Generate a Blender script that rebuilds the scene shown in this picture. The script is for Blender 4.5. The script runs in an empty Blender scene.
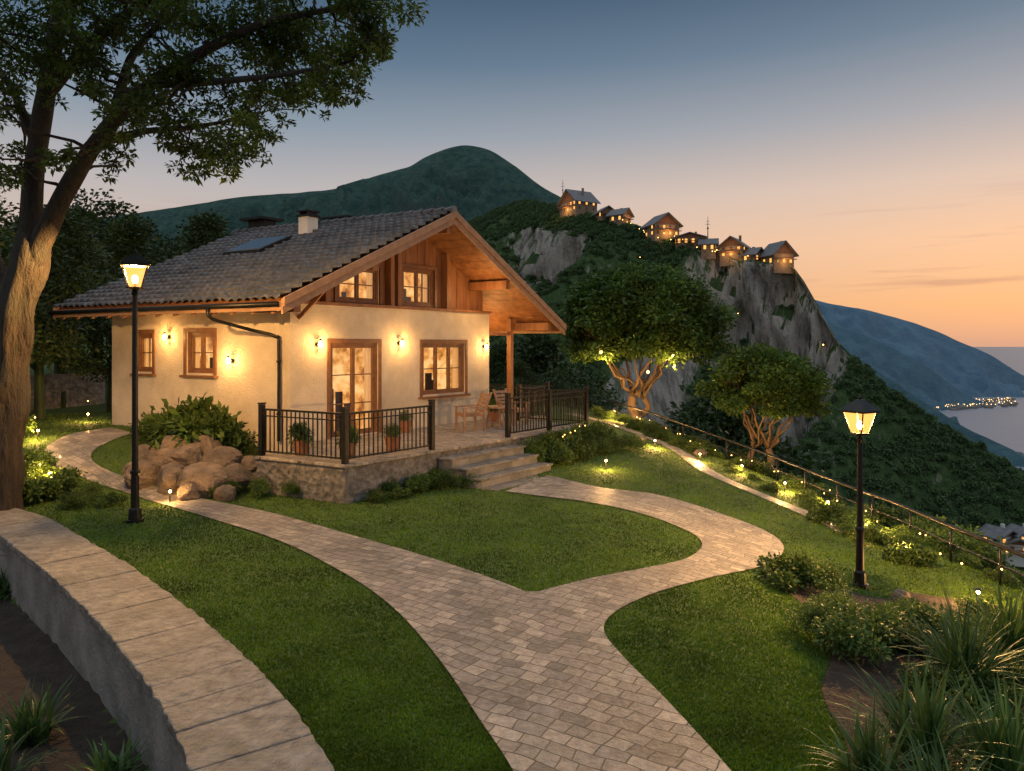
import bpy, math, random
import numpy as np
from mathutils import Vector, noise, geometry
random.seed(7); rng=np.random.default_rng(7)
F=700.0; HC=3.0; HOR=345.0
D2=bpy.data; COL=bpy.context.scene.collection

# ------------------------------------------------------------ helpers
def ss(t):
    t=np.clip(t,0,1); return t*t*(3-2*t)
def U(px,py,Y): return Vector(((px-512)/F*Y, Y, HC-(py-HOR)*Y/F))

class MB:
    def __init__(s): s.v=[];s.f=[];s.m=[]
    def add(s,vs,fs,mi=0):
        o=len(s.v); s.v+= [tuple(v) for v in vs]
        for f in fs: s.f.append([i+o for i in f]); s.m.append(mi)
    def prism(s,b,t,mi=0):
        n=len(b); fs=[list(range(n))[::-1],[i+n for i in range(n)]]
        for i in range(n):
            j=(i+1)%n; fs.append([i,j,j+n,i+n])
        s.add(list(b)+list(t),fs,mi)
    def box(s,c,ax,ay,az,mi=0):
        c=Vector(c);ax=Vector(ax);ay=Vector(ay);az=Vector(az)
        b=[c-ax-ay-az,c+ax-ay-az,c+ax+ay-az,c-ax+ay-az]
        s.prism(b,[p+2*az for p in b],mi)
    def abox(s,x0,x1,y0,y1,z0,z1,mi=0):
        s.prism([Vector((x0,y0,z0)),Vector((x1,y0,z0)),Vector((x1,y1,z0)),Vector((x0,y1,z0))],
                [Vector((x0,y0,z1)),Vector((x1,y0,z1)),Vector((x1,y1,z1)),Vector((x0,y1,z1))],mi)
    def tube(s,pts,rs,n=8,mi=0,cap=True,wob=0):
        pts=[Vector(p) for p in pts]; o=len(s.v); N=len(pts)
        prev=None
        for i,p in enumerate(pts):
            d=(pts[min(i+1,N-1)]-pts[max(i-1,0)]).normalized()
            if prev is None:
                a=d.orthogonal().normalized()
            else:
                a=(prev-d*prev.dot(d)).normalized()
            prev=a; b=d.cross(a)
            r=rs[i] if hasattr(rs,'__len__') else rs
            for k in range(n):
                an=2*math.pi*k/n
                rr=r*(1+wob*noise.noise(Vector((math.cos(an)*1.5+p.x,math.sin(an)*1.5+p.y,p.z*1.3))))
                s.v.append(tuple(p+a*math.cos(an)*rr+b*math.sin(an)*rr))
        for i in range(N-1):
            for k in range(n):
                k2=(k+1)%n
                s.f.append([o+i*n+k,o+i*n+k2,o+(i+1)*n+k2,o+(i+1)*n+k]); s.m.append(mi)
        if cap:
            s.f.append([o+k for k in range(n)][::-1]); s.m.append(mi)
            s.f.append([o+(N-1)*n+k for k in range(n)]); s.m.append(mi)
    def ball(s,c,r,mi=0,n=8,mz=6,sc=(1,1,1)):
        o=len(s.v); c=Vector(c)
        for i in range(mz+1):
            th=math.pi*i/mz
            for k in range(n):
                ph=2*math.pi*k/n
                s.v.append((c.x+r*sc[0]*math.sin(th)*math.cos(ph),c.y+r*sc[1]*math.sin(th)*math.sin(ph),c.z+r*sc[2]*math.cos(th)))
        for i in range(mz):
            for k in range(n):
                k2=(k+1)%n
                s.f.append([o+i*n+k,o+(i+1)*n+k,o+(i+1)*n+k2,o+i*n+k2]); s.m.append(mi)
    def obj(s,name,mats,parent=None,smooth=False,bevel=0):
        me=D2.meshes.new(name); me.from_pydata(s.v,[],s.f)
        for m in mats: me.materials.append(m)
        me.polygons.foreach_set('material_index',s.m)
        if smooth: me.polygons.foreach_set('use_smooth',[True]*len(s.f))
        me.update()
        ob=D2.objects.new(name,me); COL.objects.link(ob)
        if parent: ob.parent=parent
        if bevel:
            b=ob.modifiers.new('bevel','BEVEL'); b.width=bevel; b.segments=2; b.limit_method='ANGLE'
        return ob

def empty(name,parent=None):
    e=D2.objects.new(name,None); COL.objects.link(e); e.parent=parent; return e

def np_mesh(name,verts,faces,mat,smooth=False,parent=None,k=4,link=True):
    me=D2.meshes.new(name); nf=len(faces)
    me.vertices.add(len(verts)); me.vertices.foreach_set('co',np.asarray(verts,dtype=np.float32).ravel())
    me.loops.add(nf*k); me.loops.foreach_set('vertex_index',np.asarray(faces,dtype=np.int32).ravel())
    me.polygons.add(nf); me.polygons.foreach_set('loop_start',np.arange(0,nf*k,k,dtype=np.int32))
    me.polygons.foreach_set('loop_total',np.full(nf,k,dtype=np.int32))
    if smooth: me.polygons.foreach_set('use_smooth',np.ones(nf,dtype=bool))
    if mat: me.materials.append(mat)
    me.update(calc_edges=True); me.validate()
    if not link: return me
    ob=D2.objects.new(name,me); COL.objects.link(ob)
    if parent: ob.parent=parent
    return ob

def grid_faces(nu,nv):
    i=np.arange(nu-1)[:,None]; j=np.arange(nv-1)[None,:]
    a=i*nv+j
    return np.stack([a,a+nv,a+nv+1,a+1],-1).reshape(-1,4)

# ------------------------------------------------------------ materials
def new_mat(name):
    m=D2.materials.new(name); m.use_nodes=True; nt=m.node_tree
    return m,nt,nt.nodes['Principled BSDF']
def N(nt,t,**kw):
    n=nt.nodes.new(t)
    for k,v in kw.items(): setattr(n,k,v)
    return n
def mixc(nt,fac,a,b,blend='MIX'):
    n=N(nt,'ShaderNodeMix',data_type='RGBA',blend_type=blend)
    for s,v in ((0,fac),(6,a),(7,b)):
        if hasattr(v,'is_linked') or isinstance(v,bpy.types.NodeSocket): nt.links.new(v,n.inputs[s])
        else: n.inputs[s].default_value=(v if s==0 else (*v,1))
    return n.outputs[2]
def ramp(nt,src,stops):
    r=N(nt,'ShaderNodeValToRGB'); nt.links.new(src,r.inputs[0]); e=r.color_ramp.elements
    while len(e)<len(stops): e.new(0.5)
    for i,(p,c) in enumerate(stops):
        e[i].position=p; e[i].color=(*c,1) if len(c)==3 else c
    return r.outputs[0]
def tnoise(nt,scale,detail=6,rough=.6,vec=None,stretch=None):
    n=N(nt,'ShaderNodeTexNoise'); n.inputs['Scale'].default_value=scale
    n.inputs['Detail'].default_value=detail; n.inputs['Roughness'].default_value=rough
    if vec is None:
        g=N(nt,'ShaderNodeNewGeometry'); vec=g.outputs['Position']
    if stretch:
        mp=N(nt,'ShaderNodeMapping'); mp.inputs['Scale'].default_value=stretch
        nt.links.new(vec,mp.inputs[0]); vec=mp.outputs[0]
    nt.links.new(vec,n.inputs['Vector']); return n.outputs['Fac']
def bump(nt,h,bs,strength=.5,dist=.02):
    b=N(nt,'ShaderNodeBump'); b.inputs['Strength'].default_value=strength; b.inputs['Distance'].default_value=dist
    nt.links.new(h,b.inputs['Height']); nt.links.new(b.outputs[0],bs.inputs['Normal']); return b
def nmat(name,c1,c2,scale=3,rough=.8,bs=30,bd=.01,bst=.6,metal=0,stretch=None,c3=None,s3=.5):
    m,nt,p=new_mat(name)
    f=tnoise(nt,scale,stretch=stretch)
    f=ramp(nt,f,[(.32,(0,0,0)),(.68,(1,1,1))])
    c=mixc(nt,f,c1,c2)
    if c3:
        f3=ramp(nt,tnoise(nt,s3,4),[(.45,(0,0,0)),(.7,(1,1,1))]); c=mixc(nt,f3,c,c3)
    nt.links.new(c,p.inputs['Base Color']); p.inputs['Roughness'].default_value=rough; p.inputs['Metallic'].default_value=metal
    if bst: bump(nt,tnoise(nt,bs,5,stretch=stretch),p,bst,bd)
    return m
def emat(name,col,s):
    m=D2.materials.new(name); m.use_nodes=True; nt=m.node_tree; nt.nodes.clear()
    e=N(nt,'ShaderNodeEmission'); e.inputs[0].default_value=(*col,1); e.inputs[1].default_value=s
    o=N(nt,'ShaderNodeOutputMaterial'); nt.links.new(e.outputs[0],o.inputs[0])
    try: m.cycles.emission_sampling='NONE'
    except Exception: pass
    return m
def leafmat(name,dark,light,trans=.3,rough=.5):
    m,nt,p=new_mat(name)
    g=N(nt,'ShaderNodeNewGeometry')
    c=mixc(nt,g.outputs['Random Per Island'],dark,light)
    f=ramp(nt,tnoise(nt,.9,2),[(.35,(.55,.55,.55)),(.65,(1.25,1.25,1.25))])
    c=mixc(nt,1.0,c,f,'MULTIPLY')
    nt.links.new(c,p.inputs['Base Color']); p.inputs['Roughness'].default_value=rough
    p.inputs['Specular IOR Level'].default_value=.3
    t=N(nt,'ShaderNodeBsdfTranslucent'); nt.links.new(c,t.inputs[0])
    mx=N(nt,'ShaderNodeMixShader'); mx.inputs[0].default_value=trans
    nt.links.new(p.outputs[0],mx.inputs[1]); nt.links.new(t.outputs[0],mx.inputs[2])
    nt.links.new(mx.outputs[0],nt.nodes['Material Output'].inputs[0]); return m

M={}
M['grass']=nmat('lawn_ground',(.030,.065,.006),(.065,.12,.012),2.2,.9,60,.03,.8,c3=(.04,.085,.009),s3=.35)
M['blade']=leafmat('grass_blades',(.045,.115,.006),(.145,.24,.018),.35,.6)
M['soil']=nmat('soil',(.025,.017,.012),(.06,.042,.03),6,.95,25,.06,1)
M['stucco']=nmat('stucco',(.60,.52,.40),(.72,.63,.50),1.8,.9,22,.03,.9,c3=(.49,.41,.31),s3=.8)
M['concrete']=nmat('concrete',(.18,.17,.155),(.30,.28,.255),2.5,.85,22,.03,.8,c3=(.11,.11,.095),s3=1.3)
M['slab']=nmat('coping_stone',(.11,.10,.09),(.32,.295,.26),6.5,.42,12,.06,1,c3=(.12,.115,.1),s3=1.7)
M['rock']=nmat('boulder',(.10,.075,.055),(.26,.20,.15),2.5,.85,7,.1,1,c3=(.07,.06,.055),s3=1.6)
M['metal']=nmat('black_metal',(.012,.012,.013),(.022,.022,.022),8,.4,60,.002,.2,metal=.6)
M['bark']=nmat('bark',(.014,.011,.009),(.06,.045,.033),5,.9,12,.1,1,stretch=(1,1,.22),c3=(.035,.036,.03),s3=1.5)
M['barkU']=nmat('umbrella_bark',(.09,.06,.04),(.24,.17,.11),4,.9,12,.07,1,stretch=(1,1,.22))
M['wood']=nmat('timber',(.17,.07,.03),(.33,.15,.065),5,.55,40,.006,.5,stretch=(1,1,.2))
M['woodl']=nmat('barge_wood',(.25,.14,.085),(.36,.22,.135),6,.6,40,.006,.5)
M['frame']=nmat('window_frame_wood',(.14,.06,.025),(.24,.11,.045),8,.5,50,.003,.3)
M['tile']=nmat('roof_tile',(.034,.038,.047),(.11,.113,.127),6.5,.55,30,.01,.5,c3=(.028,.032,.04),s3=1.2)
M['white']=nmat('white_render',(.6,.6,.58),(.72,.71,.68),4,.8,40,.005,.4)
M['dark']=nmat('dark_interior',(.03,.02,.015),(.06,.04,.03),4,.8,30,.002,.2)
M['terra']=nmat('terracotta',(.22,.09,.045),(.32,.14,.075),4,.8,30,.004,.4)
m,nt,p=new_mat('glowing_curtain'); M['glowing_curtain']=m
p.inputs['Base Color'].default_value=(.6,.45,.3,1); p.inputs['Emission Color'].default_value=(1,.5,.15,1); p.inputs['Emission Strength'].default_value=.5  # cloth emission stands in for room lamplight passing through it
M['bulb']=emat('warm_bulb',(1,.55,.16),40)
M['bulb2']=emat('string_bulb',(1,.5,.13),12)
M['leafT']=leafmat('tree_leaf',(.035,.075,.012),(.11,.17,.03),.4)
M['leafU']=leafmat('umbrella_tree_leaf',(.035,.085,.015),(.11,.19,.035),.3)
M['leafD']=leafmat('dark_leaf',(.018,.042,.010),(.055,.09,.024),.25)
M['leafS']=leafmat('shrub_leaf',(.035,.08,.015),(.12,.19,.04),.3)
M['blade2']=leafmat('sword_leaf',(.03,.075,.02),(.10,.18,.05),.25,.4)
M['leafH']=leafmat('hill_leaf',(.045,.10,.042),(.13,.20,.075),.15,.8)

m,nt,p=new_mat('paving_stone'); M['pave']=m
g=N(nt,'ShaderNodeNewGeometry')
dn=N(nt,'ShaderNodeTexNoise'); dn.inputs['Scale'].default_value=1.1; nt.links.new(g.outputs['Position'],dn.inputs['Vector'])
va=N(nt,'ShaderNodeVectorMath',operation='MULTIPLY_ADD'); nt.links.new(dn.outputs['Color'],va.inputs[0]); va.inputs[1].default_value=(.25,.25,0); nt.links.new(g.outputs['Position'],va.inputs[2])
mp=N(nt,'ShaderNodeMapping'); mp.inputs['Rotation'].default_value=(0,0,math.radians(32)); nt.links.new(va.outputs[0],mp.inputs[0])
b=N(nt,'ShaderNodeTexBrick'); nt.links.new(mp.outputs[0],b.inputs['Vector'])
b.offset=.42; b.offset_frequency=2; b.squash=.7; b.squash_frequency=3
b.inputs['Scale'].default_value=1; b.inputs['Brick Width'].default_value=.25; b.inputs['Row Height'].default_value=.15
b.inputs['Mortar Size'].default_value=.006; b.inputs['Mortar Smooth'].default_value=.6; b.inputs['Bias'].default_value=0
b.inputs['Color1'].default_value=(.0,.0,.0,1); b.inputs['Color2'].default_value=(1,1,1,1); b.inputs['Mortar'].default_value=(.5,.5,.5,1)
stone=ramp(nt,b.outputs['Color'],[(0,(.19,.175,.16)),(.35,(.36,.32,.275)),(.6,(.27,.25,.235)),(1,(.48,.42,.36))])
f=tnoise(nt,11,7,.7); stone=mixc(nt,1.0,stone,ramp(nt,f,[(.3,(.5,.5,.5)),(.7,(1.25,1.25,1.25))]),'MULTIPLY')
f=tnoise(nt,.7,4); stone=mixc(nt,1.0,stone,ramp(nt,f,[(.35,(.75,.75,.74)),(.65,(1.1,1.08,1.05))]),'MULTIPLY')
c=mixc(nt,b.outputs['Fac'],stone,(.085,.075,.06)); nt.links.new(c,p.inputs['Base Color'])
p.inputs['Roughness'].default_value=.48
inv=N(nt,'ShaderNodeMath',operation='MULTIPLY_ADD'); nt.links.new(b.outputs['Fac'],inv.inputs[0]); inv.inputs[1].default_value=-1.2
nt.links.new(tnoise(nt,14,7,.7),inv.inputs[2])
bc=N(nt,'ShaderNodeMath',operation='MULTIPLY_ADD'); nt.links.new(b.outputs['Color'],bc.inputs[0]); bc.inputs[1].default_value=.6; nt.links.new(inv.outputs[0],bc.inputs[2])
bump(nt,bc.outputs[0],p,1,.028)

m,nt,p=new_mat('deck_stone'); M['dstone']=m
v=N(nt,'ShaderNodeTexVoronoi',feature='F1'); v.inputs['Scale'].default_value=7
g=N(nt,'ShaderNodeNewGeometry'); nt.links.new(g.outputs['Position'],v.inputs['Vector'])
c=ramp(nt,tnoise(nt,5,8,.75),[(.32,(.09,.085,.08)),(.5,(.22,.205,.19)),(.68,(.38,.36,.32))])
nt.links.new(c,p.inputs['Base Color']); p.inputs['Roughness'].default_value=.85
ad=N(nt,'ShaderNodeMath',operation='ADD'); nt.links.new(tnoise(nt,9,8,.75),ad.inputs[0]); nt.links.new(v.outputs['Distance'],ad.inputs[1])
bump(nt,ad.outputs[0],p,1,.09)

m=D2.materials.new('window_glass'); m.use_nodes=True; nt=m.node_tree; nt.nodes.clear(); M['glass']=m
tr=N(nt,'ShaderNodeBsdfTransparent'); gl=N(nt,'ShaderNodeBsdfGlossy'); gl.inputs['Roughness'].default_value=.03
mx=N(nt,'ShaderNodeMixShader'); mx.inputs[0].default_value=.06; o=N(nt,'ShaderNodeOutputMaterial')
nt.links.new(tr.outputs[0],mx.inputs[1]); nt.links.new(gl.outputs[0],mx.inputs[2]); nt.links.new(mx.outputs[0],o.inputs[0])
m=D2.materials.new('lantern_glass'); m.use_nodes=True; nt=m.node_tree; nt.nodes.clear(); M['lglass']=m
tr=N(nt,'ShaderNodeBsdfTransparent'); em=N(nt,'ShaderNodeEmission'); em.inputs[0].default_value=(1,.42,.09,1); em.inputs[1].default_value=.9
ad=N(nt,'ShaderNodeAddShader'); o=N(nt,'ShaderNodeOutputMaterial')
nt.links.new(tr.outputs[0],ad.inputs[0]); nt.links.new(em.outputs[0],ad.inputs[1]); nt.links.new(ad.outputs[0],o.inputs[0])
m=D2.materials.new('glowing_room_wall'); m.use_nodes=True; nt=m.node_tree; nt.nodes.clear(); M['room']=m
f=tnoise(nt,2.6,4); c=ramp(nt,f,[(.36,(.30,.09,.015)),(.48,(.75,.30,.06)),(.62,(1,.56,.2))])
em=N(nt,'ShaderNodeEmission'); em.inputs[1].default_value=1.25; nt.links.new(c,em.inputs[0])  # back wall emits its own uneven glow in place of room lamps
o=N(nt,'ShaderNodeOutputMaterial'); nt.links.new(em.outputs[0],o.inputs[0])
M['litwin']=emat('lit_window',(1,.45,.11),1.6)

# ------------------------------------------------------------ terrain
YE=[-40,10.7,14,16,18.5,21.5,24.5,27,30,35,45,60]
XE=[7.6,7.46,7.36,7.04,6.55,5.77,4.83,3.4,1.5,-3,-12,-30]
YW=[-2,0,2.5,3.8,4.6,5.44,6.53,8,9.66,11.7,13.5]
XW=[-.8,-.8,-.9,-1.2,-1.62,-2.19,-3.1,-4.48,-6.2,-8.6,-12]
def T(x,y):
    x=np.asarray(x,float); y=np.asarray(y,float)
    z=-.8*ss((x-1)/7)+.035*np.clip(y-12,0,16)*ss((x+1)/4)
    z=z+.85*ss((y-13.3)/3.5)*ss((-x-4.6)/2.2)
    z=z+.05*np.clip(y-24,0,30)*ss((-x-2)/6)
    xw=np.interp(y,YW,XW)
    z=z-.75*ss((xw-x)/.35)*(1-ss((y-11.8)/1.2))
    e=x-np.interp(y,YE,XE)
    e=np.maximum(e,0); z=z-.62*(e*e/(e+1.2))
    z=z+.03*np.sin(x*.9+1)*np.sin(y*.7)
    return z
def T1(x,y): return float(T(x,y))
def G(px,py):
    k=(px-512)/F; q=(py-HOR)/F
    Y=2.0; st=.05
    while Y<400:
        if HC-q*Y<=T1(k*Y,Y): break
        Y+=st; 
    lo=Y-st; hi=Y
    for _ in range(12):
        mid=(lo+hi)/2
        if HC-q*mid<=T1(k*mid,mid): hi=mid
        else: lo=mid
    return Vector((k*hi,hi,T1(k*hi,hi)))
xs=np.concatenate([-np.geomspace(14,400,40)[::-1],np.arange(-13.8,10,.2),np.geomspace(10,420,60)])
ys=np.concatenate([np.arange(-20,2,1.),np.arange(2,28,.2),np.geomspace(28,420,60)])
X,Y=np.meshgrid(xs,ys,indexing='ij'); Z=T(X,Y)
far=ss((np.maximum(np.abs(X),Y)-30)/30); 
nz=np.array([noise.fractal(Vector((a*.06,b_*.06,0)),1,2,4) if c>0 else 0 for a,b_,c in zip(X.ravel(),Y.ravel(),far.ravel())]).reshape(X.shape)
Z=Z+nz*2.5*far
np_mesh('ground',np.stack([X,Y,Z],-1).reshape(-1,3),grid_faces(len(xs),len(ys)),M['grass'],True)

def catmull(pts,n=6,closed=False):
    P=[Vector(p) for p in pts]; out=[]
    m=len(P)
    for i in range(m-1):
        a=P[max(i-1,0)];b_=P[i];c_=P[i+1];d=P[min(i+2,m-1)]
        for k in range(n):
            t=k/n
            out.append(.5*((2*b_)+(c_-a)*t+(2*a-5*b_+4*c_-d)*t*t+(3*b_-a-3*c_+d)*t**3))
    out.append(P[-1]); return out
def pip(px,py,poly):
    inside=np.zeros(px.shape,bool); n=len(poly)
    for i in range(n):
        x0,y0=poly[i];x1,y1=poly[(i+1)%n]
        if y0==y1: continue
        c=((y0>py)!=(y1>py))&(px<(x1-x0)*(py-y0)/(y1-y0)+x0); inside^=c
    return inside
def sheet(name,poly,mat,off=.02,step=.25):
    poly=[(p[0],p[1]) for p in poly]
    a=np.array(poly); x0,y0=a.min(0); x1,y1=a.max(0)
    gx,gy=np.meshgrid(np.arange(x0,x1,step),np.arange(y0,y1,step)); gx=gx.ravel();gy=gy.ravel()
    k=pip(gx,gy,poly)
    vs=[Vector(p) for p in poly]+[Vector((p,q)) for p,q in zip(gx[k],gy[k])]
    n=len(poly)
    r=geometry.delaunay_2d_cdt(vs,[],[list(range(n))],1,1e-4)
    co=[(v.x,v.y,T1(v.x,v.y)+off) for v in r[0]]
    mb=MB(); mb.add(co,r[2])
    return mb.obj(name,[mat],smooth=True)
def W2(lst,n=6): return catmull([G(*p).to_2d() for p in lst],n)

Ledge=W2([(600,1000),(545,840),(512,771),(480,722),(440,662),(392,608),(340,572),(280,542),(200,516),(140,498),(92,482),(52,466),(44,452),(58,440),(90,431),(112,428)])
Redge=W2([(134,434),(112,441),(92,453),(98,466),(140,483),(190,496),(250,509),(300,521),(380,544),(440,562),(490,579),(526,593)])
Inner=W2([(538,593),(580,582),(640,570),(685,560),(702,546),(690,533),(650,517),(600,505),(550,498),(505,492)])
Outer=W2([(548,476),(600,488),(660,496),(720,514),(768,533),(784,550),(762,567),(705,580),(650,596),(614,614),(604,632),(622,657),(660,695),(700,738),(735,778),(790,850),(880,1000)])
path_poly=[tuple(p) for p in Ledge+Redge+Inner+Outer]
sheet('garden_path',path_poly,M['pave'],.02)

bed=W2([(762,578),(800,603),(830,650),(822,692),(845,742),(856,790),(880,900)],5)
bed_poly=[tuple(p) for p in bed]+[(4.5,3.0),(8.0,3.0),(7.3,8),(7.0,10),(5.6,10.2)]+[tuple(p) for p in W2([(905,600),(862,596),(820,575),(790,562)],4)]
sheet('planting_bed',bed_poly,M['soil'],.014)
sy=np.linspace(0,12.6,40)
bed2=[(float(np.interp(y,YW,XW))-.28,float(y)) for y in sy]+[(-16,12.6),(-16,0)]
sheet('planting_bed',bed2,M['soil'],.03)
yy=np.linspace(13.5,26.5,50); 
pin=[(float(np.interp(y,YE,XE))-1.45-.35*math.sin(y*.8),float(y)) for y in yy]
pout=[(float(np.interp(y,YE,XE))-.98-.35*math.sin(y*.8),float(y)) for y in yy[::-1]]
npath=pin+pout
sheet('side_path',npath,M['pave'],.02)

# ------------------------------------------------------------ grass blades
NB=400000
u=rng.random(NB); y=1/(1/3.8+(1/22-1/3.8)*u); x=rng.uniform(-.8,.78,NB)*y
keep=~pip(x,y,path_poly)&~pip(x,y,bed_poly)&~pip(x,y,npath)
keep&=(x>np.interp(y,YW,XW)+.5)|(y>12.8)
x=x[keep];y=y[keep]; n=len(x); z=T(x,y)
an=rng.uniform(0,2*np.pi,n); w=.003+.0008*y; h=rng.uniform(.012,.028,n)*(1+.025*y)
ln=rng.normal(0,.4,(n,2))*h[:,None]
dx=np.cos(an)*w; dy=np.sin(an)*w
V=np.empty((n,3,3)); V[:,0]=np.stack([x-dx,y-dy,z],-1); V[:,1]=np.stack([x+dx,y+dy,z],-1); V[:,2]=np.stack([x+ln[:,0],y+ln[:,1],z+h],-1)
np_mesh('lawn_grass',V.reshape(-1,3),np.arange(n*3).reshape(-1,3),M['blade'],k=3)

# ------------------------------------------------------------ foreground curved wall
cw=catmull([(-17.5,15.6,0),(-14.5,14.3,0),(-12,13.4,0),(-8.6,11.7,0),(-6.2,9.66,0),(-4.48,8,0),(-3.1,6.53,0),(-2.19,5.44,0),(-1.62,4.6,0),(-1.2,3.8,0),(-.95,2.5,0),(-.85,1,0)],14)
L=[0]
for a,b_ in zip(cw,cw[1:]): L.append(L[-1]+(b_-a).length)
def at(s):
    i=int(np.searchsorted(L,s))-1; i=max(0,min(i,len(cw)-2)); t=(s-L[i])/(L[i+1]-L[i])
    p=cw[i].lerp(cw[i+1],t); d=(cw[min(i+3,len(cw)-1)]-cw[max(i-2,0)]).normalized(); return p,Vector((-d.y,d.x,0))
wall=empty('garden_wall')
mb=MB(); s=0; mc=MB()
NS=160; ring=[]
for i in range(NS):
    p,nn=at(L[-1]*i/(NS-1)); w=.35
    for q,zz in ((w,.07),(w,-1.2),(-w,-1.2),(-w,.07)): ring.append(tuple(p+nn*q+Vector((0,0,zz))))
mb.v=ring
for i in range(NS-1):
    for k in range(4):
        k2=(k+1)%4; mb.f.append([i*4+k,(i+1)*4+k,(i+1)*4+k2,i*4+k2]); mb.m.append(0)
mb.obj('wall_body',[M['concrete']],wall)
while s<L[-1]-.3:
    ln_=random.uniform(.42,.75); e=min(s+ln_,L[-1]); g_=.003
    K=6
    A=[at(s+g_+(e-s-2*g_)*k/K) for k in range(K+1)]
    dz=random.uniform(-.006,.006)
    j=[random.uniform(-.012,.012) for _ in range(2*(K+1))]
    ol=[p+nn*(-.41+j[i]) for i,(p,nn) in enumerate(A)]+[p+nn*(.41+j[i+K+1]) for i,(p,nn) in enumerate(A[::-1])]
    mc.prism([Vector((q.x,q.y,.072)) for q in ol],[Vector((q.x,q.y,.165+dz+random.uniform(-.003,.003))) for q in ol])
    s=e
o=mc.obj('coping_slabs',[M['slab']],wall,bevel=.014)

# ------------------------------------------------------------ house
WO=Vector((-5.07,16,0)); gd=Vector((.624,.781,0)); rd=Vector((-.889,.459,0))
def H(s,t,z): return WO+gd*s+rd*t+Vector((0,0,z))
def hb(mb,s0,s1,t0,t1,z0,z1,mi=0):
    c=[(s0,t0),(s1,t0),(s1,t1),(s0,t1)]
    mb.prism([H(a,b_,z0) for a,b_ in c],[H(a,b_,z1) for a,b_ in c],mi)
house=empty('house')
DK=.74
def cells(a0,a1,z0,z1,ops):
    A=sorted({a0,a1,*[o[0] for o in ops],*[o[1] for o in ops]}); Zs=sorted({z0,z1,*[o[2] for o in ops],*[o[3] for o in ops]})
    for i in range(len(A)-1):
        for j in range(len(Zs)-1):
            ca=(A[i]+A[i+1])/2; cz=(Zs[j]+Zs[j+1])/2
            if any(o[0]<ca<o[1] and o[2]<cz<o[3] for o in ops): continue
            yield A[i],A[i+1],Zs[j],Zs[j+1]
opsG=[(1.1,2.6,DK+.02,3.05),(4.16,5.9,1.62,3.05)]
opsL=[(2.5,3.5,2.3,3.32),(4.8,5.45,2.3,3.3)]
mb=MB()
for a,b_,c,d in cells(0,7,-.6,3.96,opsG): hb(mb,a,b_,0,.3,c,d)
for a,b_,c,d in cells(.3,6.5,-.6,4.42,opsL): hb(mb,0,.3,a,b_,c,d)
hb(mb,6.7,7,.3,6.5,-.6,4.3); hb(mb,.3,6.7,6.2,6.5,-.6,4.2)
mb.obj('walls',[M['stucco']],house)
S0,SA,S1=-1.2,3.93,9.06; ZL,ZA,ZR=3.93,6.47,3.6; T0,T1_=-1.2,6.8
def zr(s): return ZL+(ZA-ZL)*(s-S0)/(SA-S0) if s<SA else ZA+(ZR-ZA)*(s-SA)/(S1-SA)
mb=MB(); bw=.145; s=0.02
upw=[(1.5,2.85,4.08,5.0),(3.64,4.86,4.08,5.12)]
while s<6.98:
    e=min(s+bw,6.98); c=(s+e)/2; top=zr(c)-.13
    o=[w for w in upw if w[0]-.02<c<w[1]+.02]
    dp=random.uniform(0,.012)
    if o:
        hb(mb,s+.004,e-.004,.22-dp,.3,3.962,o[0][2]-.002); hb(mb,s+.004,e-.004,.22-dp,.3,o[0][3]+.002,top)
    else: hb(mb,s+.004,e-.004,.22-dp,.3,3.962,top)
    s=e
mb.obj('gable_boards',[M['wood']],house)
mb=MB()
hb(mb,-.02,7.02,-.07,.19,3.965,4.03)
for sc_ in (3.1,3.35): hb(mb,sc_-.06,sc_+.06,.0,.2,4.032,zr(sc_)-.14)
hb(mb,5.15,5.3,.0,.2,4.032,zr(5.2)-.14); hb(mb,.98,1.12,.0,.2,4.032,zr(1.05)-.14)
for sp in (-.75,1.4,SA,6.4,8.5):
    zt=zr(sp)-.16-(.05 if abs(sp-SA)>.1 else .1); hb(mb,sp-.09,sp+.09,T0+.12,0.2,zt-.24,zt)
mb.tube([H(-.1+.3,-.9,zr(.2)-.3),H(.2,-.03,zr(.2)-1.0)],.06,4)
hb(mb,8.2,8.34,.1,.24,DK,zr(8.27)-.2)
hb(mb,7.002,8.198,.13,.21,3.3,3.4)
t=-.9
while t<6.7:
    a=[H(S0+.05,t,zr(S0)-.27),H(0,t,zr(0)-.32),H(0,t,zr(0)-.16),H(S0+.05,t,zr(S0)-.16)]
    b2=[p+rd*.09 for p in a]; mb.prism(a,b2); t+=.62
mb.obj('beams',[M['wood']],house)
mb=MB()
for sa,sb in ((S0,SA),(SA,S1)):
    nb=34
    for i in range(nb):
        a=sa+(sb-sa)*i/nb; b_=sa+(sb-sa)*(i+1)/nb-.006; dz=.0 if i%2 else .006
        A=[H(a,T0+.02,zr(a)-.15+dz),H(b_,T0+.02,zr(b_)-.15+dz),H(b_,T0+.02,zr(b_)-.02),H(a,T0+.02,zr(a)-.02)]
        mb.prism(A,[p+rd*(T1_-T0-.04) for p in A])
mb.obj('roof_boards',[M['wood']],house)
mb=MB()
for sa,sb in ((S0-.04,SA),(SA,S1+.04)):
    za,zb=(zr(sa),zr(sb))
    for dt,h0,h1 in ((0,-.27,.05),(-.05,-.10,.075)):
        A=[H(sa,T0+dt-.045,za+h0),H(sb,T0+dt-.045,zb+h0),H(sb,T0+dt-.045,zb+h1),H(sa,T0+dt-.045,za+h1)]
        mb.prism(A,[p+rd*.045 for p in A])
    A=[H(sa,T1_,za-.25),H(sb,T1_,zb-.25),H(sb,T1_,zb+.05),H(sa,T1_,za+.05)]
    mb.prism(A,[p+rd*.04 for p in A])
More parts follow.
